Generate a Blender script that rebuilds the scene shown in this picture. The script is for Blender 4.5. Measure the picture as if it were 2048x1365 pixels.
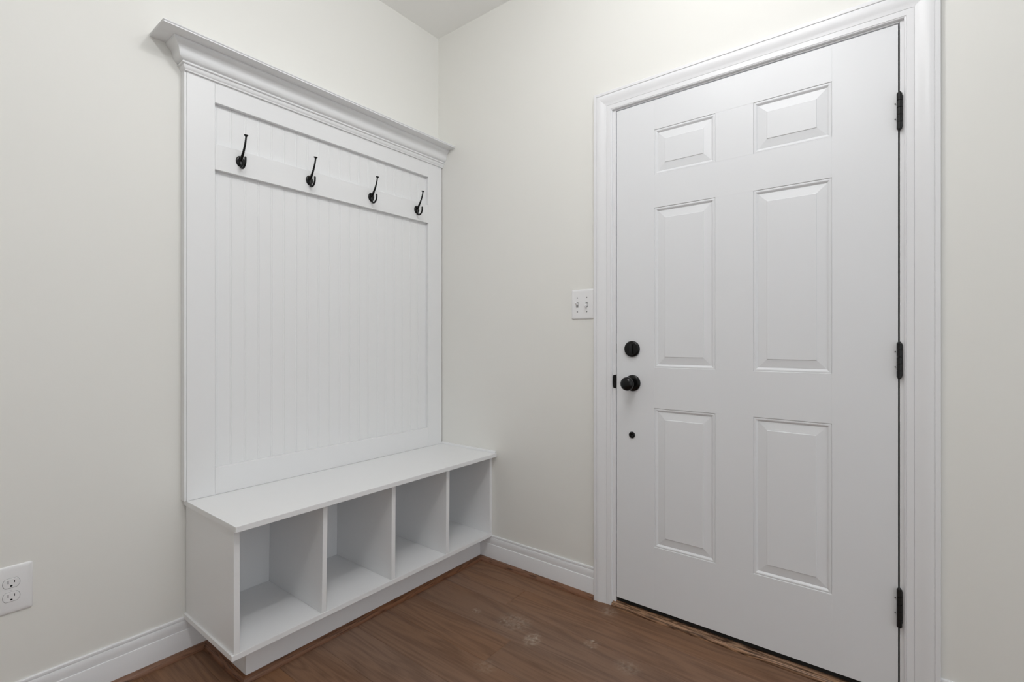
import bpy, bmesh, math, random
from mathutils import Vector, Matrix

# ------------------------------------------------------------------ scene, camera, light
sc = bpy.context.scene
for o in list(bpy.data.objects):
    bpy.data.objects.remove(o)
COL = sc.collection
# world axes: left wall is the plane y = 0, door wall is the plane x = 0, the room lies at x < 0, y < 0, floor z = 0
H = 2.747
RX, RY = -3.3, -3.7          # far limits of the room behind the camera

cam = bpy.data.cameras.new('camera')
cam.sensor_width = 36.0
cam.lens = 982.46 * 36 / 2048
cam.shift_y = -0.00067
cam.clip_start = 0.02
co = bpy.data.objects.new('camera', cam)
co.location = (-1.8697, -1.968, 1.0994)
co.rotation_euler = (math.pi / 2, 0, -0.9087)
COL.objects.link(co)
sc.camera = co

sc.view_settings.view_transform = 'Standard'
sc.view_settings.look = 'None'
sc.view_settings.gamma = 1.0
sc.view_settings.use_curve_mapping = False
sc.view_settings.exposure = -0.045

world = bpy.data.worlds.new('world')
sc.world = world
world.use_nodes = True
bg = world.node_tree.nodes['Background']
bg.inputs[0].default_value = (0.93, 0.97, 1.0, 1)
bg.inputs[1].default_value = 1.0

LAMPS = [(-0.76, -1.62, 7.2), (-1.78, -1.645, 16.5), (-1.06, -1.25, 8.8)]
LZ = 2.62
for x, y, e in LAMPS:
    l = bpy.data.lights.new('bulb', 'POINT')
    l.shadow_soft_size = 0.03
    l.energy = e
    l.color = (0.985, 0.99, 1.0)
    lo = bpy.data.objects.new('bulb', l)
    lo.location = (x, y, LZ)
    COL.objects.link(lo)

sc.cycles.max_bounces = 12
sc.cycles.diffuse_bounces = 8
sc.cycles.use_denoising = True

# ------------------------------------------------------------------ materials
def nodes_of(m):
    m.use_nodes = True
    nt = m.node_tree
    return nt, nt.nodes, nt.links, nt.nodes['Principled BSDF']

def paint(name, col, rough, bump=0.02, bscale=350.0, mottle=0.015, spec=0.5):
    """painted surface: faint mottling of the tone and a fine roller / brush relief"""
    m = bpy.data.materials.new(name)
    nt, N, L, P = nodes_of(m)
    geo = N.new('ShaderNodeNewGeometry')
    nz = N.new('ShaderNodeTexNoise'); nz.inputs['Scale'].default_value = 2.2; nz.inputs['Detail'].default_value = 4
    L.new(geo.outputs['Position'], nz.inputs['Vector'])
    mx = N.new('ShaderNodeMix'); mx.data_type = 'RGBA'
    mx.inputs[6].default_value = (*[c * (1 - mottle) for c in col], 1)
    mx.inputs[7].default_value = (*[min(1, c * (1 + mottle)) for c in col], 1)
    L.new(nz.outputs['Fac'], mx.inputs[0]); L.new(mx.outputs[2], P.inputs['Base Color'])
    P.inputs['Roughness'].default_value = rough
    P.inputs['Specular IOR Level'].default_value = spec
    if bump > 0:
        n2 = N.new('ShaderNodeTexNoise'); n2.inputs['Scale'].default_value = bscale; n2.inputs['Detail'].default_value = 2
        L.new(geo.outputs['Position'], n2.inputs['Vector'])
        b = N.new('ShaderNodeBump'); b.inputs['Strength'].default_value = bump; b.inputs['Distance'].default_value = 0.001
        L.new(n2.outputs['Fac'], b.inputs['Height']); L.new(b.outputs[0], P.inputs['Normal'])
    return m

WALLM = paint('greige wall paint', (0.775, 0.770, 0.738), 0.55, 0.06, 420, 0.012, 0.35)
CEILM = paint('ceiling paint', (0.90, 0.90, 0.885), 0.8, 0.05, 300, 0.01, 0.2)
TRIM = paint('white semi gloss trim paint', (0.770, 0.773, 0.790), 0.34, 0.015, 200, 0.008, 0.45)
UNIT = paint('white cabinet paint', (0.785, 0.790, 0.798), 0.36, 0.012, 160, 0.008, 0.45)
DOORM = paint('white door enamel', (0.743, 0.752, 0.772), 0.38, 0.02, 90, 0.008, 0.45)
PLAST = paint('white switch plastic', (0.80, 0.80, 0.81), 0.28, 0.0, 1, 0.004, 0.5)
DARK = paint('dark slot', (0.012, 0.012, 0.012), 0.7, 0.0, 1, 0.0, 0.2)
GREYM = paint('grey screw slot', (0.30, 0.30, 0.30), 0.5, 0.0, 1, 0.0, 0.3)
BLACK = paint('matte black metal', (0.0030, 0.0030, 0.0031), 0.26, 0.03, 900, 0.05, 0.30)
HINGEM = paint('satin black hinge metal', (0.007, 0.007, 0.0072), 0.34, 0.04, 900, 0.05, 0.35)
RUBBER = paint('black rubber seal', (0.010, 0.010, 0.010), 0.6, 0.0, 1, 0.0, 0.3)
SILLM = paint('dark bronze sill metal', (0.030, 0.028, 0.026), 0.45, 0.05, 500, 0.03, 0.5)

def wood(name, dark, light, axis, scale=1.0, contrast=1.0, rough=0.5, dust=None, grainy=0.5):
    """grain that runs along one world axis; each board is shifted by its own random value"""
    m = bpy.data.materials.new(name)
    nt, N, L, P = nodes_of(m)
    geo = N.new('ShaderNodeNewGeometry')
    oi = N.new('ShaderNodeObjectInfo')
    comb = N.new('ShaderNodeCombineXYZ')
    mul = N.new('ShaderNodeMath'); mul.operation = 'MULTIPLY'; mul.inputs[1].default_value = 37.0
    L.new(oi.outputs['Random'], mul.inputs[0])
    for i in range(3):
        L.new(mul.outputs[0], comb.inputs[i])
    add = N.new('ShaderNodeVectorMath'); add.operation = 'ADD'
    L.new(geo.outputs['Position'], add.inputs[0]); L.new(comb.outputs[0], add.inputs[1])
    mp = N.new('ShaderNodeMapping')
    s = [9.0 * scale] * 3
    s['xyz'.index(axis)] = 0.9 * scale
    mp.inputs['Scale'].default_value = s
    L.new(add.outputs[0], mp.inputs['Vector'])
    # broad cathedral figure
    n1 = N.new('ShaderNodeTexNoise'); n1.inputs['Scale'].default_value = 0.9; n1.inputs['Detail'].default_value = 2.5
    n1.inputs['Distortion'].default_value = 0.6
    L.new(mp.outputs[0], n1.inputs['Vector'])
    m1 = N.new('ShaderNodeMath'); m1.operation = 'MULTIPLY'; m1.inputs[1].default_value = 9.0
    L.new(n1.outputs['Fac'], m1.inputs[0])
    fr = N.new('ShaderNodeMath'); fr.operation = 'PINGPONG'; fr.inputs[1].default_value = 0.5
    L.new(m1.outputs[0], fr.inputs[0])
    # fine pores
    mp2 = N.new('ShaderNodeMapping')
    s2 = [230.0 * scale] * 3
    s2['xyz'.index(axis)] = 9.0 * scale
    mp2.inputs['Scale'].default_value = s2
    L.new(add.outputs[0], mp2.inputs['Vector'])
    n2 = N.new('ShaderNodeTexNoise'); n2.inputs['Scale'].default_value = 1.0; n2.inputs['Detail'].default_value = 3.0
    L.new(mp2.outputs[0], n2.inputs['Vector'])
    mix = N.new('ShaderNodeMath'); mix.operation = 'MULTIPLY_ADD'; mix.inputs[1].default_value = grainy
    L.new(n2.outputs['Fac'], mix.inputs[0]); L.new(fr.outputs[0], mix.inputs[2])
    ramp = N.new('ShaderNodeValToRGB')
    mid = 0.25 + grainy * 0.5
    ramp.color_ramp.elements[0].position = max(0.0, mid - 0.38 / contrast)
    ramp.color_ramp.elements[1].position = min(1.0, mid + 0.38 / contrast)
    ramp.color_ramp.elements[0].color = (*dark, 1)
    ramp.color_ramp.elements[1].color = (*light, 1)
    L.new(mix.outputs[0], ramp.inputs[0])
    # tone of each board
    hs = N.new('ShaderNodeHueSaturation')
    mr = N.new('ShaderNodeMapRange'); mr.inputs[3].default_value = 0.93; mr.inputs[4].default_value = 1.07
    L.new(oi.outputs['Random'], mr.inputs[0]); L.new(mr.outputs[0], hs.inputs['Value'])
    L.new(ramp.outputs[0], hs.inputs['Color'])
    out = hs.outputs[0]
    # slow drift between a redder and a greyer brown
    n3 = N.new('ShaderNodeTexNoise'); n3.inputs['Scale'].default_value = 0.35; n3.inputs['Detail'].default_value = 2
    L.new(mp.outputs[0], n3.inputs['Vector'])
    mr3 = N.new('ShaderNodeMapRange'); mr3.inputs[1].default_value = 0.35; mr3.inputs[2].default_value = 0.65
    mr3.inputs[3].default_value = 0.85; mr3.inputs[4].default_value = 1.15
    L.new(n3.outputs['Fac'], mr3.inputs[0]); L.new(mr3.outputs[0], hs.inputs['Saturation'])
    rsock = None
    if dust:
        # dusty scuffs: each is an ellipse (x, y, radius x, radius y, strength) broken up by noise
        tot = None
        nd = N.new('ShaderNodeTexNoise'); nd.inputs['Scale'].default_value = 70.0; nd.inputs['Detail'].default_value = 5
        nd.inputs['Distortion'].default_value = 0.4
        L.new(geo.outputs['Position'], nd.inputs['Vector'])
        rd = N.new('ShaderNodeMapRange'); rd.inputs[1].default_value = 0.38; rd.inputs[2].default_value = 0.72
        L.new(nd.outputs['Fac'], rd.inputs[0])
        for (dx, dy, ra, rb, st, ang) in dust:
            md = N.new('ShaderNodeMapping'); md.vector_type = 'TEXTURE'
            md.inputs['Location'].default_value = (dx, dy, 0)
            md.inputs['Rotation'].default_value = (0, 0, math.radians(ang))
            md.inputs['Scale'].default_value = (ra, rb, 1.0)
            L.new(geo.outputs['Position'], md.inputs['Vector'])
            ln = N.new('ShaderNodeVectorMath'); ln.operation = 'LENGTH'
            L.new(md.outputs[0], ln.inputs[0])
            fa = N.new('ShaderNodeMapRange'); fa.interpolation_type = 'SMOOTHSTEP'
            fa.inputs[1].default_value = 1.0; fa.inputs[2].default_value = 0.3
            fa.inputs[3].default_value = 0.0; fa.inputs[4].default_value = st
            L.new(ln.outputs['Value'], fa.inputs[0])
            if tot is None:
                tot = fa.outputs[0]
            else:
                a = N.new('ShaderNodeMath'); a.operation = 'MAXIMUM'
                L.new(tot, a.inputs[0]); L.new(fa.outputs[0], a.inputs[1]); tot = a.outputs[0]
        mm = N.new('ShaderNodeMath'); mm.operation = 'MULTIPLY'
        L.new(tot, mm.inputs[0]); L.new(rd.outputs[0], mm.inputs[1])
        mc = N.new('ShaderNodeMix'); mc.data_type = 'RGBA'
        mc.inputs[7].default_value = (0.42, 0.36, 0.29, 1)
        L.new(mm.outputs[0], mc.inputs[0]); L.new(out, mc.inputs[6])
        out = mc.outputs[2]
    L.new(out, P.inputs['Base Color'])
    P.inputs['Roughness'].default_value = rough
    P.inputs['Specular IOR Level'].default_value = 0.35
    b = N.new('ShaderNodeBump'); b.inputs['Strength'].default_value = 0.12; b.inputs['Distance'].default_value = 0.0006
    L.new(n2.outputs['Fac'], b.inputs['Height']); L.new(b.outputs[0], P.inputs['Normal'])
    return m

DUST = [(-0.400, -0.918, 0.055, 0.040, 0.85, 20), (-0.355, -0.800, 0.075, 0.090, 0.45, 10), (-0.372, -0.760, 0.012, 0.030, 0.8, 60),
        (-0.385, -0.627, 0.022, 0.028, 0.6, 0), (-0.292, -1.102, 0.035, 0.035, 0.5, 0), (-0.310, -1.108, 0.010, 0.014, 0.9, 0),
        (-0.275, -1.098, 0.010, 0.016, 0.9, 30), (-0.060, -1.055, 0.050, 0.045, 0.4, 0), (-0.330, -1.260, 0.050, 0.060, 0.35, 0),
        (-0.62, -0.88, 0.05, 0.05, 0.25, 0)]
FLOORM = wood('brown oak floor board', (0.122, 0.063, 0.037), (0.205, 0.114, 0.069), 'y', 1.0, 0.72, 0.50, DUST, 1.1)
SHOE_X = wood('stained oak shoe along left wall', (0.070, 0.030, 0.015), (0.20, 0.090, 0.046), 'x', 2.2, 0.95, 0.40, None, 1.6)
SHOE_Y = wood('stained oak shoe along door wall', (0.070, 0.030, 0.015), (0.20, 0.090, 0.046), 'y', 2.2, 0.95, 0.40, None, 1.6)
SILLW = wood('oak threshold', (0.055, 0.024, 0.012), (0.40, 0.225, 0.125), 'y', 2.6, 1.5, 0.40, None, 0.5)

# ------------------------------------------------------------------ helpers
def new_obj(name, bm, mat, parent=None, smooth=None, recalc=True):
    if recalc:
        bmesh.ops.recalc_face_normals(bm, faces=bm.faces)
    me = bpy.data.meshes.new(name)
    bm.to_mesh(me); bm.free()
    me.materials.append(mat)
    o = bpy.data.objects.new(name, me)
    COL.objects.link(o)
    if parent:
        o.parent = parent
        o.matrix_parent_inverse = Matrix.Identity(4)
        o.location = Vector((0, 0, 0)) - parent.location
    if smooth:
        for p in me.polygons:
            p.use_smooth = True
        me.set_sharp_from_angle(angle=math.radians(smooth))
    return o

def tag(o, label=None, cat=None, group=None, kind=None):
    if label: o['label'] = label
    if cat: o['category'] = cat
    if group: o['group'] = group
    if kind: o['kind'] = kind
    return o

def empty(name, loc, label=None, cat=None, group=None, kind=None):
    o = bpy.data.objects.new(name, None)
    o.empty_display_size = 0.05
    o.location = loc
    COL.objects.link(o)
    return tag(o, label, cat, group, kind)

def add_box(bm, x0, x1, y0, y1, z0, z1, bevel=0.0, seg=2):
    r = bmesh.ops.create_cube(bm, size=1.0)
    for v in r['verts']:
        v.co = Vector((x0 + (v.co.x + .5) * (x1 - x0), y0 + (v.co.y + .5) * (y1 - y0), z0 + (v.co.z + .5) * (z1 - z0)))
    if bevel > 0:
        es = list({e for v in r['verts'] for e in v.link_edges})
        bmesh.ops.bevel(bm, geom=es, offset=bevel, segments=seg, affect='EDGES', profile=0.5)

def box(name, x0, x1, y0, y1, z0, z1, mat, parent=None, bevel=0.0, seg=2):
    bm = bmesh.new()
    add_box(bm, x0, x1, y0, y1, z0, z1, bevel, seg)
    return new_obj(name, bm, mat, parent, smooth=35 if bevel > 0.0015 else None)

def loft(bm, rings, close=True, caps=True):
    vs = [[bm.verts.new(p) for p in r] for r in rings]
    n = len(rings[0])
    for a, b in zip(vs[:-1], vs[1:]):
        for i in range(n if close else n - 1):
            j = (i + 1) % n
            bm.faces.new((a[i], a[j], b[j], b[i]))
    if caps:
        bm.faces.new(vs[0]); bm.faces.new(list(reversed(vs[-1])))
    return vs

def molding(name, rings, mat, parent=None, smooth=28):
    bm = bmesh.new()
    loft(bm, rings)
    return new_obj(name, bm, mat, parent, smooth=smooth)

def tube(bm, pts, radii, n=12, ref=Vector((1, 0, 0)), flat=1.0):
    """tube that follows pts; ref is a vector kept as one cross axis"""
    rings = []
    pts = [Vector(p) for p in pts]
    for i, p in enumerate(pts):
        t = (pts[min(i + 1, len(pts) - 1)] - pts[max(i - 1, 0)]).normalized()
        u = (ref - t * ref.dot(t)).normalized()
        w = t.cross(u)
        rings.append([p + (u * math.cos(a) + w * math.sin(a) * flat) * radii[i] for a in [2 * math.pi * k / n for k in range(n)]])
    loft(bm, rings)

def spline(pts, k=6):
    """Catmull-Rom through the points (any dimension)"""
    out = []
    P = [pts[0]] + list(pts) + [pts[-1]]
    for i in range(1, len(P) - 2):
        for s in range(k):
            t = s / k
            out.append(tuple(0.5 * (2 * b + (c - a) * t + (2 * a - 5 * b + 4 * c - d) * t * t + (3 * b - a - 3 * c + d) * t ** 3)
                             for a, b, c, d in zip(P[i - 1], P[i], P[i + 1], P[i + 2])))
    out.append(tuple(pts[-1]))
    return out

def lathe(bm, prof, origin, axis, n=40):
    """prof: (distance along axis, radius); axis a unit vector"""
    ax = Vector(axis); o = Vector(origin)
    u = Vector((0, 0, 1)) if abs(ax.z) < .9 else Vector((1, 0, 0))
    u = (u - ax * u.dot(ax)).normalized(); w = ax.cross(u)
    rings = [[o + ax * d + (u * math.cos(2 * math.pi * k / n) + w * math.sin(2 * math.pi * k / n)) * max(r, 1e-5) for k in range(n)] for d, r in prof]
    loft(bm, rings)

# ------------------------------------------------------------------ room shell
# floor: sub-floor plus individual boards that run along the door wall
floor = box('floor', RX, 0.14, RY, 0.0, -0.06, -0.0135, CEILM)
tag(floor, 'brown oak plank floor', kind='structure')
random.seed(4)
seams = [-0.001, -0.134, -0.278, -0.453, -0.599, -0.749, -0.899, -1.049, -1.199, -1.349, -1.499, -1.649, -1.799, -1.949, -2.099]
joints = {1: [-0.690], 3: [-0.858]}
for i in range(len(seams) - 1):
    x1, x0 = seams[i], seams[i + 1]
    js = joints.get(i, [])
    if not js:
        js = [random.uniform(-1.9, -1.5) if i % 2 else random.uniform(-2.5, -2.1)]
    cuts = [0.0]
    for j in js:
        cuts.append(j)
    while cuts[-1] > RY:
        cuts.append(max(RY, cuts[-1] - random.uniform(1.25, 1.75)))
    for a, b in zip(cuts[:-1], cuts[1:]):
        if a - b < 0.02:
            continue
        bm = bmesh.new()
        add_box(bm, x0 + .0002, x1 - .0002, b + .0002, a - .0002, -0.0135, 0.0, 0.0011, 1)
        new_obj('plank', bm, FLOORM, floor)
box('subfloor_far', RX, seams[-1] - .001, RY, 0, -0.0135, -0.0002, FLOORM, floor)

ceiling = box('ceiling', RX, 0.14, RY, 0.12, H, H + 0.1, CEILM)
tag(ceiling, 'flat off-white painted ceiling', kind='structure')
wall_left = box('wall_left', RX, 0.0, 0.0, 0.12, -0.0135, H, WALLM)
tag(wall_left, 'warm grey painted wall behind the white coat rack', kind='structure')
# door wall with the opening for the door
DY0, DY1, DZ = -1.0420, -1.9930, 2.060     # rough opening at the casing's inner edge
bm = bmesh.new()
def quad_wall(bm, x):
    ys = [0.12, DY0, DY1, RY]; zs = [-0.0135, DZ, H]
    V = {(i, j): bm.verts.new((x, ys[i], zs[j])) for i in range(4) for j in range(3)}
    for i in range(3):
        for j in range(2):
            if i == 1 and j == 0:
                continue
            bm.faces.new((V[i, j], V[i + 1, j], V[i + 1, j + 1], V[i, j + 1]))
    return V
A = quad_wall(bm, 0.0); B = quad_wall(bm, 0.13)
def bridge(keys):
    for k1, k2 in zip(keys[:-1], keys[1:]):
        bm.faces.new((A[k1], A[k2], B[k2], B[k1]))
bridge([(0, 0), (1, 0), (1, 1), (2, 1), (2, 0), (3, 0), (3, 1), (3, 2), (2, 2), (1, 2), (0, 2), (0, 1), (0, 0)])
wall_right = tag(new_obj('wall_right', bm, WALLM), 'warm grey painted wall around the white door', kind='structure')
wall_back = box('wall_back', RX - 0.12, RX, RY, 0.12, -0.06, H, WALLM)
tag(wall_back, 'warm grey painted wall opposite the door', kind='structure')
# unseen sheet added behind the door, keeps daylight from leaking past the seals
# ------------------------------------------------------------------ baseboards
BH = 0.1300
base_prof = [(0, 0.0), (.0125, 0.0), (.0125, .0850), (.0121, .0862), (.0088, .0870), (.0092, .0905), (.0096, .098), (.0094, .106), (.0084, .113),
             (.0070, .1175), (.0050, .1185), (.0048, .1195), (.0066, .1205), (.0070, .1240), (.0062, .1280), (.0045, BH), (0, BH)]
def base_y(y0, y1, name='baseboard_right'):     # on the door wall
    return molding(name, [[(-p, y, z) for p, z in base_prof] for y in (y0, y1)], TRIM)
def base_x(x0, x1, name='baseboard_left'):
    return molding(name, [[(x, -p, z) for p, z in base_prof] for x in (x0, x1)], TRIM)
tag(base_x(RX, -1.1485), 'white moulded baseboard on the left wall under the outlet', kind='structure')
tag(base_y(-0.3190, -0.9613), 'white moulded baseboard between bench and door casing', kind='structure')
tag(base_y(-2.0713, RY), 'white moulded baseboard right of the door casing', kind='structure')

# stained quarter-round shoe
def qr(n=7, w=0.0185, h=0.0190):
    return [(0, 0)] + [(w * math.cos(a), h * math.sin(a) if k else 0.0) for k, a in enumerate([math.pi / 2 * i / n for i in range(n + 1)])]
Q = qr()
b = 0.0125
# left wall -> inner corner -> toe kick side -> outer corner -> toe kick front -> inner corner -> door wall
s = molding('trim_shoe_left', [[(RX, -b - p, z) for p, z in Q], [(-1.1485 - p, -b - p, z) for p, z in Q]], SHOE_X)
s.name = 'trim_1'; tag(s, 'stained oak shoe moulding along the left wall baseboard', kind='structure')
s = molding('trim_2', [[(-1.1485 - p, -b - p, z) for p, z in Q], [(-1.1485 - p, -0.3190 - p, z) for p, z in Q]], SHOE_Y)
tag(s, 'short stained oak shoe moulding at the left end of the bench base', kind='structure')
s = molding('trim_3', [[(-1.1485 - p, -0.3190 - p, z) for p, z in Q], [(-b - p, -0.3190 - p, z) for p, z in Q]], SHOE_X)
tag(s, 'long stained oak shoe moulding in front of the bench base', kind='structure')
s = molding('trim_4', [[(-b - p, -0.3190 - p, z) for p, z in Q], [(-b - p, -0.9610, z) for p, z in Q]], SHOE_Y)
tag(s, 'stained oak shoe moulding between bench and door casing', kind='structure')
s = molding('trim_5', [[(-b - p, -2.0716, z) for p, z in Q], [(-b - p, RY, z) for p, z in Q]], SHOE_Y)
tag(s, 'stained oak shoe moulding right of the door', kind='structure')

# ------------------------------------------------------------------ door casing
casing = empty('trim_6', (0, -1.516, 0), 'white moulded door casing with mitred corners', kind='structure')
CY0, CY1, CZ = -0.9615, -2.0710, 2.1355
cas_prof = [(0, 0), (0, .0160), (.0015, .0172), (.0112, .0175), (.0124, .0166), (.0127, .0140), (.0133, .0140), (.0137, .0162), (.0190, .0170), (.0265, .0166),
            (.0350, .0150), (.0430, .0126), (.0500, .0112), (.0565, .0110), (.0575, .0106), (.0577, .0086), (.0583, .0086), (.0586, .0108),
            (.0700, .0108), (.0752, .0106), (.0758, .0088), (.0764, .0088), (.0772, .0098), (.0790, .0092), (.0805, .0070), (.0810, .0035), (.0810, 0)]
molding('casing_board', [[(-t, CY0 - d, 0.0) for d, t in cas_prof], [(-t, CY0 - d, CZ - d) for d, t in cas_prof]], TRIM, casing)
molding('casing_board', [[(-t, CY0 - d, CZ - d) for d, t in cas_prof], [(-t, CY1 + d, CZ - d) for d, t in cas_prof]], TRIM, casing)
molding('casing_board', [[(-t, CY1 + d, 0.0) for d, t in cas_prof], [(-t, CY1 + d, CZ - d) for d, t in cas_prof]], TRIM, casing)

# ------------------------------------------------------------------ door
SY0, SY1, SZ0, SZ1 = -1.0602, -1.9755, 0.0382, 2.0462
door = empty('door_1', (0, -1.5175, 0), 'white six-panel door with black knob and deadbolt', kind='structure')
# frame: two jambs, a head and the stop with its black seal
JY0, JY1, JZ = -1.0562, -1.9795, 2.0500
frame = box('door_frame', 0.0, 0.13, JY0, DY0 + .0002, 0.0, DZ, TRIM, door, 0.0008, 1)
box('door_frame', 0.0, 0.13, DY1 - .0002, JY1, 0.0, DZ, TRIM, door, 0.0008, 1)
box('door_frame', 0.0, 0.13, JY1 + .0001, JY0 - .0001, JZ, DZ, TRIM, door, 0.0008, 1)
bm = bmesh.new()
add_box(bm, 0.044, 0.130, JY0 - 0.022, JY0 - .0001, 0.03, JZ - .0001)
add_box(bm, 0.044, 0.130, JY1 + .0001, JY1 + 0.022, 0.03, JZ - .0001)
add_box(bm, 0.044, 0.130, JY1 + .022, JY0 - .022, JZ - 0.022, JZ - .0001)
o = new_obj('door_stop', bm, RUBBER, door)
o['label'] = 'black weather seal in the gap around the door'

PC = [-1.2205, -1.4506, -1.5783, -1.8092]                 # panel edges across
PR = [1.9288, 1.7503, 1.6211, 0.9914, 0.8320, 0.2843]     # panel edges down
def slab(name, y0, y1, z0, z1):
    box(name, 0.0, 0.042, min(y0, y1) + .00003, max(y0, y1) - .00003, z0 + .00003, z1 - .00003, DOORM, door, 0.00028, 1)
slab('door_stile', SY0, PC[0], SZ0, SZ1)
slab('door_stile', PC[3], SY1, SZ0, SZ1)
slab('door_rail', PC[0], PC[3], PR[0], SZ1)
slab('door_rail', PC[0], PC[3], PR[2], PR[1])
slab('door_rail', PC[0], PC[3], PR[4], PR[3])
slab('door_rail', PC[0], PC[3], SZ0, PR[5])
for a, b2 in ((0, 1), (2, 3), (4, 5)):
    slab('door_mullion', PC[1], PC[2], PR[b2], PR[a])
# raised panel: rings inset from the opening (inset, depth behind the door face)
ring_prof = [(0.0, 0.0002), (.0008, .0013), (.0020, .0019), (.0042, .0014), (.0065, .0014), (.0085, .0022), (.0110, .0044), (.0128, .0060), (.0135, .0068), (.0150, .0068),
             (.0157, .0063), (.0420, .0024), (.0430, .0008), (.0440, .0004)]
for c in (0, 2):
    for r in (0, 2, 4):
        ya, yb, zt, zb = PC[c], PC[c + 1], PR[r], PR[r + 1]
        bm = bmesh.new()
        rings = [[(d, ya - i, zb + i), (d, yb + i, zb + i), (d, yb + i, zt - i), (d, ya - i, zt - i)] for i, d in ring_prof]
        rings = [[(0.036, ya - .0003, zb + .0003), (0.036, yb + .0003, zb + .0003), (0.036, yb + .0003, zt - .0003), (0.036, ya - .0003, zt - .0003)]] + \
                [[(p[0], min(max(p[1], yb + .0003), ya - .0003), min(max(p[2], zb + .0003), zt - .0003)) for p in rg] for rg in rings]
        loft(bm, rings)
        new_obj('door_panel', bm, DOORM, door)

# hinges: a knuckle of five barrels with a leaf let into the gap
for hz, hl in ((1.7825, 0.107), (1.0398, 0.103), (0.3020, 0.112)):
    bm = bmesh.new()
    n = 5; seg = hl / n
    for k in range(n):
        z0 = hz - hl / 2 + k * seg
        lathe(bm, [(0.0, .0058), (.0005, .0066), (seg - .0010, .0066), (seg - .0005, .0058)], (-0.0075, -1.9785, z0), (0, 0, 1), 20)
    h = new_obj('hinge', bm, HINGEM, door, smooth=40)
    h['label'] = 'black butt hinge on the right edge of the door'
    bm = bmesh.new()
    for zz, sg in ((hz + hl / 2, 1), (hz - hl / 2, -1)):
        lathe(bm, [(0.0, .0050), (.0022 * 1, .0046), (.0040, .0026), (.0046, .0006)], (-0.0075, -1.9785, zz), (0, 0, sg), 16)
    pin = new_obj('hinge_pin', bm, HINGEM, h, smooth=40); pin.location = (0, 0, 0)
    bm = bmesh.new()
    add_box(bm, -0.0065, 0.030, -1.97765, -1.97615, hz - .050, hz + .050, .0004, 1)
    add_box(bm, -0.0065, 0.030, -1.97925, -1.97785, hz - .050, hz + .050, .0004, 1)
    add_box(bm, -0.0036, -0.0006, -1.9862, -1.9793, hz - .047, hz + .049, .0010, 1)
    for dz in (0.026, -0.020):
        add_box(bm, -0.0035, -0.0003, -1.9700, -1.9672, hz + dz - .0014, hz + dz + .0014, .0004, 1)
    lf = new_obj('hinge_leaf', bm, HINGEM, h); lf.location = (0, 0, 0)

# knob
KY, KZ = -1.1310, 0.9265
bm = bmesh.new()
lathe(bm, [(0.0002, .0330), (.0030, .0330), (.0060, .0318), (.0085, .0285), (.0100, .0230), (.0108, .0150)], (0, KY, KZ), (-1, 0, 0), 48)
rose = new_obj('knob_rose', bm, BLACK, door, smooth=30)
bm = bmesh.new()
lathe(bm, spline([(.0095, .0125), (.018, .0105), (.028, .0108), (.034, .0145), (.040, .0212), (.047, .0256), (.054, .0272), (.061, .0258), (.0665, .0212), (.0700, .0145), (.0715, .0070), (.0718, .0)], 4),
      (0, KY, KZ), (-1, 0, 0), 48)
k = new_obj('door_knob', bm, BLACK, door, smooth=50)
k['label'] = 'round black door knob'; rose['label'] = 'round black plate behind the knob'
# deadbolt with thumb turn
bm = bmesh.new()
lathe(bm, [(0.0002, .0325), (.0060, .0325), (.0090, .0312), (.0112, .0285), (.0120, .0250), (.0122, .0)], (0, -1.1290, 1.0645), (-1, 0, 0), 48)
db = new_obj('deadbolt', bm, BLACK, door, smooth=30); db['label'] = 'round black deadbolt above the knob'
bm = bmesh.new()
add_box(bm, -0.0215, -0.0118, -1.1340, -1.1240, 1.0445, 1.0845, .0035, 3)
t = new_obj('thumb_turn', bm, BLACK, db, smooth=40); t.location = (0, 0, 0)
# plug below the knob
bm = bmesh.new()
lathe(bm, [(0.0002, .0132), (.0030, .0132), (.0050, .0118), (.0058, .0085), (.0050, .0060), (.0050, .0)], (0, -1.1280, 0.7160), (-1, 0, 0), 32)
for a in range(3):
    an = a * 2.1 + .4
    add_box(bm, -0.0062, -0.0045, -1.1280 + .004 * math.cos(an) - .001, -1.1280 + .004 * math.cos(an) + .001, .7160 + .004 * math.sin(an) - .001, .7160 + .004 * math.sin(an) + .001)
pl = new_obj('hole_plug', bm, BLACK, door, smooth=30); pl['label'] = 'small round black plug below the knob'
# strike plate with rounded lip on the latch jamb
bm = bmesh.new()
ring = []
for a in [math.pi * i / 16 for i in range(17)]:
    ring.append((-1.0500 + .0075 * math.sin(a) ** .6, 0.9290 + .0275 * math.cos(a)))
ring += [(-1.0575, 0.9015), (-1.0575, 0.9565)]
loft(bm, [[(x, y, z) for y, z in ring] for x in (-.0004, -.0022)])
add_box(bm, -0.002, 0.030, JY0 - .0012, JY0 - .0002, 0.900, 0.958)
add_box(bm, 0.006, 0.030, JY0 - .0014, JY0 - .0006, 1.045, 1.085)
st = new_obj('strike_plate', bm, BLACK, door); st['label'] = 'black strike plate on the door frame'

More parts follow.
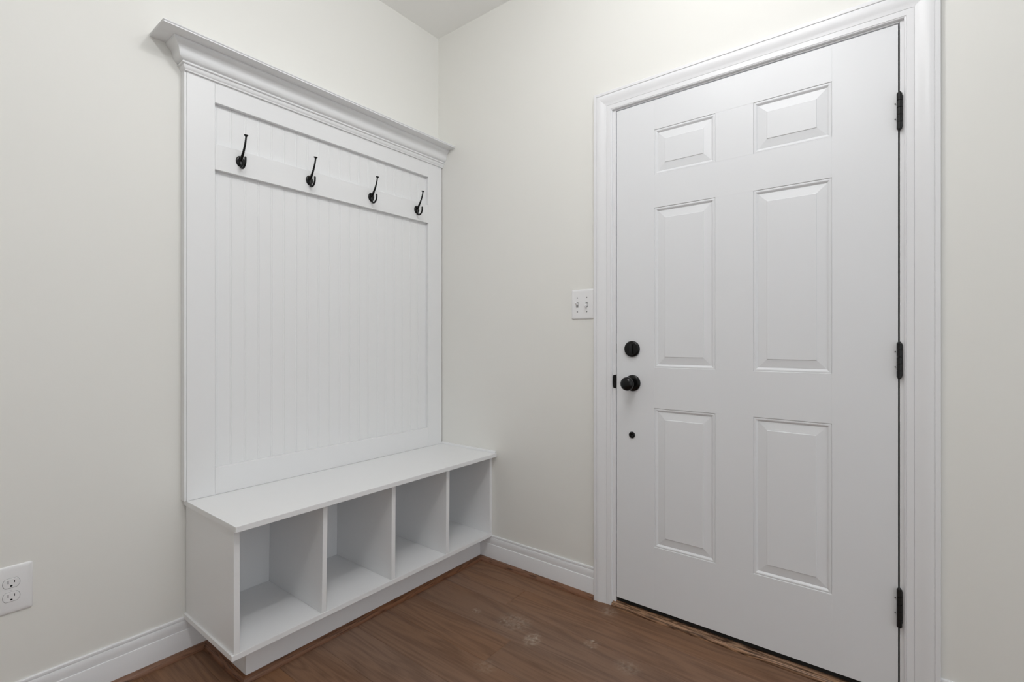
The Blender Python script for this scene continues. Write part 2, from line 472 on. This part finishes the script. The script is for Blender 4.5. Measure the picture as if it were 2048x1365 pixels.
# sweep, sill and oak threshold
box('door_sweep', 0.004, 0.040, SY1 + .002, SY0 - .002, 0.0235, 0.0380, RUBBER, door)['label'] = 'black rubber sweep under the door'
thr = empty('trim_7', (0, -1.516, 0), 'oak threshold strip in front of the door', kind='structure')
tp = [(.012, 0.0), (-.0195, 0.0), (-.0195, .0040), (-.0180, .0095), (-.0145, .0135), (-.0095, .0155), (-.0030, .0168), (.0050, .0180), (.0120, .0195)]
molding('threshold_board', [[(x, JY0 + .0115, z) for x, z in tp], [(x, JY1 - .0115, z) for x, z in tp]], SILLW, thr)
box('sill_plate', 0.0125, 0.125, JY1 + .0005, JY0 - .0005, 0.0, 0.0215, SILLM, thr, .001, 1)['label'] = 'dark metal sill under the door'
# unseen dark sheet added outside so no light leaks through the door gaps
box('door_light_block', 0.132, 0.140, -2.1, -0.94, -0.06, 2.15, RUBBER, door)['label'] = 'added dark sheet blocking light outside the door'

# ------------------------------------------------------------------ coat rack panel on the left wall
rack = empty('coat_rack', (-0.6, 0, 0.541), 'tall white beadboard coat rack panel with crown moulding above the bench', 'coat rack')
FX0, FX1 = -1.2191, -0.0040
FY, FB = -0.0305, -0.0124
IX0, IX1 = -1.1294, -0.1003
BZ = 0.5405
def fb(name, x0, x1, z0, z1):
    return box(name, x0 + .00015, x1 - .00015, FY, FB, z0 + .00015, z1 - .00015, UNIT, rack, .0007, 1)
fb('stile', FX0, IX0, BZ, 2.040)
fb('stile', IX1, FX1, BZ, 2.040)
fb('rail', IX0, IX1, 1.9602, 2.040)
fb('rail', IX0, IX1, BZ, 0.6382)
fb('peg_rail', IX0, IX1, 1.7178, 1.8115)
box('side_board', -1.2268, -1.2194, -0.0290, -0.0002, BZ, 2.0345, UNIT, rack, .0008, 1)
# beaded boards, each with a half-round bead between two grooves at its left edge
bead = 0.05063
first = -1.1193
for i in range(21):
    x0 = first + bead * i - .0035
    x1 = x0 + bead
    if i == 20:
        x1 = -0.0975
    pr = []
    yb = -0.0120
    pr.append((x0, -.0010))
    pr += [(x0, yb + .0013), (x0 + .0004, yb + .0013)]
    for a in range(0, 7):
        an = math.pi * a / 6
        pr.append((x0 + .0035 - .0027 * math.cos(an), yb + .0011 - .0010 * math.sin(an)))
    pr += [(x0 + .0066, yb + .0013), (x0 + .0070, yb + .0013), (x0 + .0080, yb), (x1 - .0010, yb), (x1 - .00005, yb + .0013), (x1 - .00005, -.0010)]
    molding('bead_board', [[(x, y, z) for x, y in pr] for z in (0.600, 2.000)], UNIT, rack, smooth=None)
box('bead_board', -1.150, first - .0037, -0.0120, -.0010, 0.600, 2.000, UNIT, rack)

# crown: return on the left end, mitre, then along the front to the door wall
crown_prof = [(0.0, 2.0330), (.0068, 2.0330), (.0074, 2.0340), (.0074, 2.0372), (.0080, 2.0378), (.0100, 2.0400), (.0124, 2.0440), (.0134, 2.0486), (.0136, 2.0515),
              (.0188, 2.0530), (.0200, 2.0545), (.0176, 2.0598), (.0168, 2.0606), (.0200, 2.0618)] + \
             spline([(.0212, 2.0622), (.0262, 2.0650), (.0305, 2.0705), (.0332, 2.0780), (.0345, 2.0860), (.0368, 2.0935), (.0415, 2.1000), (.0480, 2.1055), (.0520, 2.1100)], 3) + \
             [(.0535, 2.1120), (.0540, 2.1145), (.0540, 2.1180), (0.0, 2.1180)]
def run(prof, name):
    rings = [[(FX0 - p, -.0002, z) for p, z in prof], [(FX0 - p, FY - p, z) for p, z in prof], [(-.0004, FY - p, z) for p, z in prof]]
    return molding(name, rings, UNIT, rack, smooth=32)
run(crown_prof, 'crown_moulding')
cap_prof = [(-.010, 2.1182), (.0985, 2.1182), (.0998, 2.1187), (.0992, 2.1200), (.0975, 2.1206), (.0952, 2.1216), (.0950, 2.1236), (.0962, 2.1252), (.0984, 2.1262), (.0992, 2.1276), (.0985, 2.1290), (.0965, 2.1298), (-.010, 2.1298)]
run(cap_prof, 'crown_cap')
# infill on top between return and wall
box('crown_cap', FX0 - .001, -.0006, FY + .009, -.0002, 2.1182, 2.1297, UNIT, rack)

# ------------------------------------------------------------------ bench with four open cubbies
bench = empty('storage_bench', (-0.6, -0.2, 0), 'white storage bench with four open cubbies under the coat rack', 'bench')
ST0, ST1 = 0.1249, 0.1427
TT0, TT1 = 0.5226, 0.5400
box('seat_board', -1.2195, -.0006, -.4148, -.0003, TT0, TT1, UNIT, bench, .0006, 1)
box('bottom_shelf', -1.2195, -.0006, -.3878, -.0003, ST0, ST1, UNIT, bench, .0006, 1)
def upright(name, xa, xb, lean=0.0):
    """upright board, foot shifted left by lean"""
    bm = bmesh.new()
    add_box(bm, xa, xb, -.3862, -.0045, ST1 + .0001, TT0 - .0001, .0006, 1)
    for v in bm.verts:
        v.co.x -= lean * (1 - (v.co.z - ST1) / (TT0 - ST1))
    return new_obj(name, bm, UNIT, bench)
upright('side_panel', -1.2131, -1.1955)
upright('divider', -.9172, -.9000, .006)
upright('divider', -.6186, -.5998, .003)
upright('divider', -.3158, -.2970, .005)
upright('side_panel', -.0190, -.0010)
box('back_panel', -1.1950, -.0195, -.0044, -.0004, ST1 + .0002, TT0 - .0002, UNIT, bench)
box('toe_kick', -1.1485, -.0130, -.3190, -.3040, 0.0005, ST0 - .0001, TRIM, bench, .0005, 1)
box('toe_kick', -1.1485, -1.1335, -.3038, -.0135, 0.0005, ST0 - .0001, TRIM, bench, .0005, 1)
# small quarter bead that closes the seat against the door wall
qb = [(0, 0), (.0085, 0), (.0085, .002), (.0078, .0055), (.0055, .0090), (.0020, .0110), (0, .0112)]
molding('scribe_bead', [[(-.0006 - p, y, TT1 + .0001 + z) for p, z in qb] for y in (-.0308, -.4105)], UNIT, bench)

# ------------------------------------------------------------------ coat hooks
hook_x = [-1.0427, -0.7667, -0.4591, -0.1813]
hook_l = ['black double coat hook at the far left of the peg rail', 'black double coat hook, second from the left on the peg rail',
          'black double coat hook, third from the left on the peg rail', 'black double coat hook at the right end of the peg rail']
def make_hook(x, z=1.7705):
    root = empty('coat_hook', (x, FY, z))
    y0 = FY - .0001
    # oval plate, domed, set upright
    bm = bmesh.new()
    rings = []
    for d, s in [(0, 1.0), (.0012, 1.0), (.0026, .95), (.0036, .84), (.0042, .60), (.0044, .30)]:
        rings.append([(x + .0160 * s * math.cos(a), y0 - d, z + .0205 * s * math.sin(a)) for a in [2 * math.pi * k / 36 for k in range(36)]])
    loft(bm, rings)
    new_obj('back_plate', bm, BLACK, root, smooth=40)
    # upper prong
    bm = bmesh.new()
    path = spline([(-.0330, z + .0000), (-.0400, z + .0080), (-.0510, z + .0215), (-.0630, z + .0400), (-.0720, z + .0590), (-.0768, z + .0740), (-.0782, z + .0835)], 5)
    rr = spline([(.0062,), (.0058,), (.0046,), (.0038,), (.0034,), (.0031,), (.0032,)], 5)
    tube(bm, [(x, y, zz) for y, zz in path], [r[0] for r in rr], 12)
    new_obj('upper_prong', bm, BLACK, root, smooth=60)
    bm = bmesh.new()
    ax = Vector((0, -.16, 1)).normalized()
    lathe(bm, [(-.0040, .0030), (-.0010, .0040), (.0012, .0068), (.0028, .0078), (.0042, .0074), (.0050, .0050), (.0052, .0)], (x, -.0782, z + .0835), ax, 20)
    new_obj('prong_tip', bm, BLACK, root, smooth=50)
    # lower hook
    bm = bmesh.new()
    path = spline([(-.0330, z + .0060), (-.0340, z - .0060), (-.0360, z - .0170), (-.0430, z - .0265), (-.0545, z - .0285), (-.0655, z - .0225), (-.0718, z - .0120), (-.0735, z + .0000), (-.0732, z + .0060)], 5)
    rr = spline([(.0050,), (.0052,), (.0050,), (.0044,), (.0040,), (.0039,), (.0038,), (.0038,), (.0038,)], 5)
    pts = [(x, y, zz) for y, zz in path]; rad = [r[0] for r in rr]
    ex = [(0.0014, .92), (.0026, .70), (.0034, .35), (.0036, .02)]
    for d, s_ in ex:
        pts.append((x, -.0732 + .0003, z + .0060 + d)); rad.append(.0038 * s_)
    tube(bm, pts, rad, 12)
    new_obj('lower_hook', bm, BLACK, root, smooth=60)
    for sx in (-1, 1):
        bm = bmesh.new()
        lathe(bm, [(0.0, .0034), (.0012, .0034), (.0022, .0026), (.0026, .0012), (.0020, .0010), (.0020, 0)], (x + sx * .0098, y0 - .0030, z + .001), (0, -1, 0), 14)
        new_obj('screw', bm, HINGEM, root, smooth=40)
    return root
for x, lb in zip(hook_x, hook_l):
    # each hook's pieces are rebuilt in place so that every screw and prong is its own object
    r = make_hook(x, 1.7705)
    tag(r, lb, 'coat hook', 'coat hooks on the peg rail')

# ------------------------------------------------------------------ wall plates
def rounded_plate(name, centre, w, h, face, mat, parent, t=0.0055, rc=0.006):
    """plate with rolled edges; face 'x' lies on the door wall, face 'y' on the left wall"""
    bm = bmesh.new()
    rings = []
    for ins, d in [(0, 0.0002), (0, .0012), (.0006, .0024), (.0020, .0038), (.0045, .0049), (.0080, .0054), (.0110, t)]:
        pts = []
        a_, b_ = w / 2 - ins, h / 2 - ins
        r = max(rc - ins * .4, .002)
        for cx, cz, a0 in ((a_ - r, b_ - r, 0), (-a_ + r, b_ - r, 90), (-a_ + r, -b_ + r, 180), (a_ - r, -b_ + r, 270)):
            for k in range(5):
                an = math.radians(a0 + 22.5 * k)
                pts.append((cx + r * math.cos(an), cz + r * math.sin(an), d))
        rings.append(pts)
    loft(bm, [[((-d, centre[1] + u, centre[2] + v) if face == 'x' else (centre[0] + u, -d, centre[2] + v)) for u, v, d in r] for r in rings])
    return new_obj(name, bm, mat, parent, smooth=40)

sw = empty('light_switch', (0, -0.9010, 1.2555), 'white double toggle light switch plate left of the door casing', 'light switch')
sc_y, sc_z = -0.9010, 1.2555
rounded_plate('wall_plate', (0, sc_y, sc_z), 0.1110, 0.1295, 'x', PLAST, sw)
for ty, up in ((-0.8762, 1), (-0.9222, -1)):
    zc = 1.2535
    # recessed slot rim and toggle
    bm = bmesh.new()
    add_box(bm, -.0058, -.0052, ty - .0050, ty + .0050, zc - .0120, zc + .0120)
    new_obj('toggle_slot', bm, GREYM, sw)
    bm = bmesh.new()
    tilt = math.radians(28) * up
    r = bmesh.ops.create_cube(bm, size=1.0)
    for v in r['verts']:
        s_ = 1.0 if v.co.x > 0 else .82
        v.co = Vector((v.co.x * .020, v.co.y * .0078 * s_, v.co.z * .0100 * s_))
    bmesh.ops.bevel(bm, geom=list(bm.edges), offset=.0012, segments=2, affect='EDGES')
    bmesh.ops.transform(bm, matrix=Matrix.Translation((-.0130, ty, zc + up * .0052)) @ Matrix.Rotation(tilt, 4, 'Y'), verts=bm.verts)
    new_obj('toggle', bm, PLAST, sw, smooth=35)
    for dz in (-.0302, .0302):
        bm = bmesh.new()
        lathe(bm, [(0, .0030), (.0007, .0030), (.0012, .0022), (.0012, 0)], (-.0054, ty, zc + dz), (-1, 0, 0), 14)
        add_box(bm, -.0070, -.0065, ty - .0022, ty + .0022, zc + dz - .0004, zc + dz + .0004)
        new_obj('screw', bm, GREYM, sw)

ot = empty('electrical_outlet', (-1.6456, 0, 0.396), 'white duplex electrical outlet low on the left wall', 'outlet')
ox, oz = -1.6456, 0.3962
rounded_plate('wall_plate', (ox, 0, oz), 0.0890, 0.1335, 'y', PLAST, ot, t=.0060)
for dz in (0.0192, -0.0192):
    bm = bmesh.new()
    rings = []
    for ins, d in [(0, .0055), (0, .0068), (.0006, .0073), (.0012, .0074)]:
        pts = []
        R = .0172 - ins
        for k in range(40):
            a = 2 * math.pi * k / 40
            u = R * math.cos(a); v = max(-.0130 + ins, min(.0130 - ins, R * math.sin(a)))
            pts.append((ox + u, -d, oz + dz + v))
        rings.append(pts)
    loft(bm, rings)
    rc = new_obj('receptacle', bm, PLAST, ot)
    bm = bmesh.new()
    rings = []
    for d in (.0056, .00605):
        rings.append([(ox + (.0181) * math.cos(2 * math.pi * k / 40), -d, oz + dz + max(-.0138, min(.0138, .0181 * math.sin(2 * math.pi * k / 40)))) for k in range(40)])
    loft(bm, rings)
    g = new_obj('receptacle_gap', bm, GREYM, rc); g.location = (0, 0, 0)
    bm = bmesh.new()
    add_box(bm, ox - .0072, ox - .0054, -.00765, -.0070, oz + dz - .0005, oz + dz + .0078)
    add_box(bm, ox + .0056, ox + .0072, -.00765, -.0070, oz + dz + .0005, oz + dz + .0070)
    rings = []
    for d in (.0070, .00765):
        rings.append([(ox + .0026 * math.cos(a), -d, oz + dz - .0078 + (.0026 * math.sin(a) if math.sin(a) > 0 else .0018 * math.sin(a))) for a in [2 * math.pi * k / 18 for k in range(18)]])
    loft(bm, rings)
    sl = new_obj('slot', bm, DARK, rc); sl.location = (0, 0, 0)
bm = bmesh.new()
lathe(bm, [(0, .0030), (.0006, .0030), (.0012, .0022), (.0012, 0)], (ox, -.0059, oz), (0, -1, 0), 14)
new_obj('screw', bm, PLAST, ot)

# ------------------------------------------------------------------ ceiling lamps (their bulbs are at the top of the script)
for (x, y, e), lb in zip(LAMPS, ('round white ceiling lamp holder nearest the door', 'round white ceiling lamp holder above the camera', 'round white ceiling lamp holder nearest the bench')):
    t = empty('ceiling_light', (x, y, H), lb, 'ceiling light', 'ceiling lamps')
    bm = bmesh.new()
    lathe(bm, [(.0002, .062), (.006, .062), (.014, .055), (.022, .040), (.026, .022), (.045, .020), (.050, .017), (.050, .0)], (x, y, H), (0, 0, -1), 40)
    new_obj('canopy', bm, PLAST, t, smooth=40)
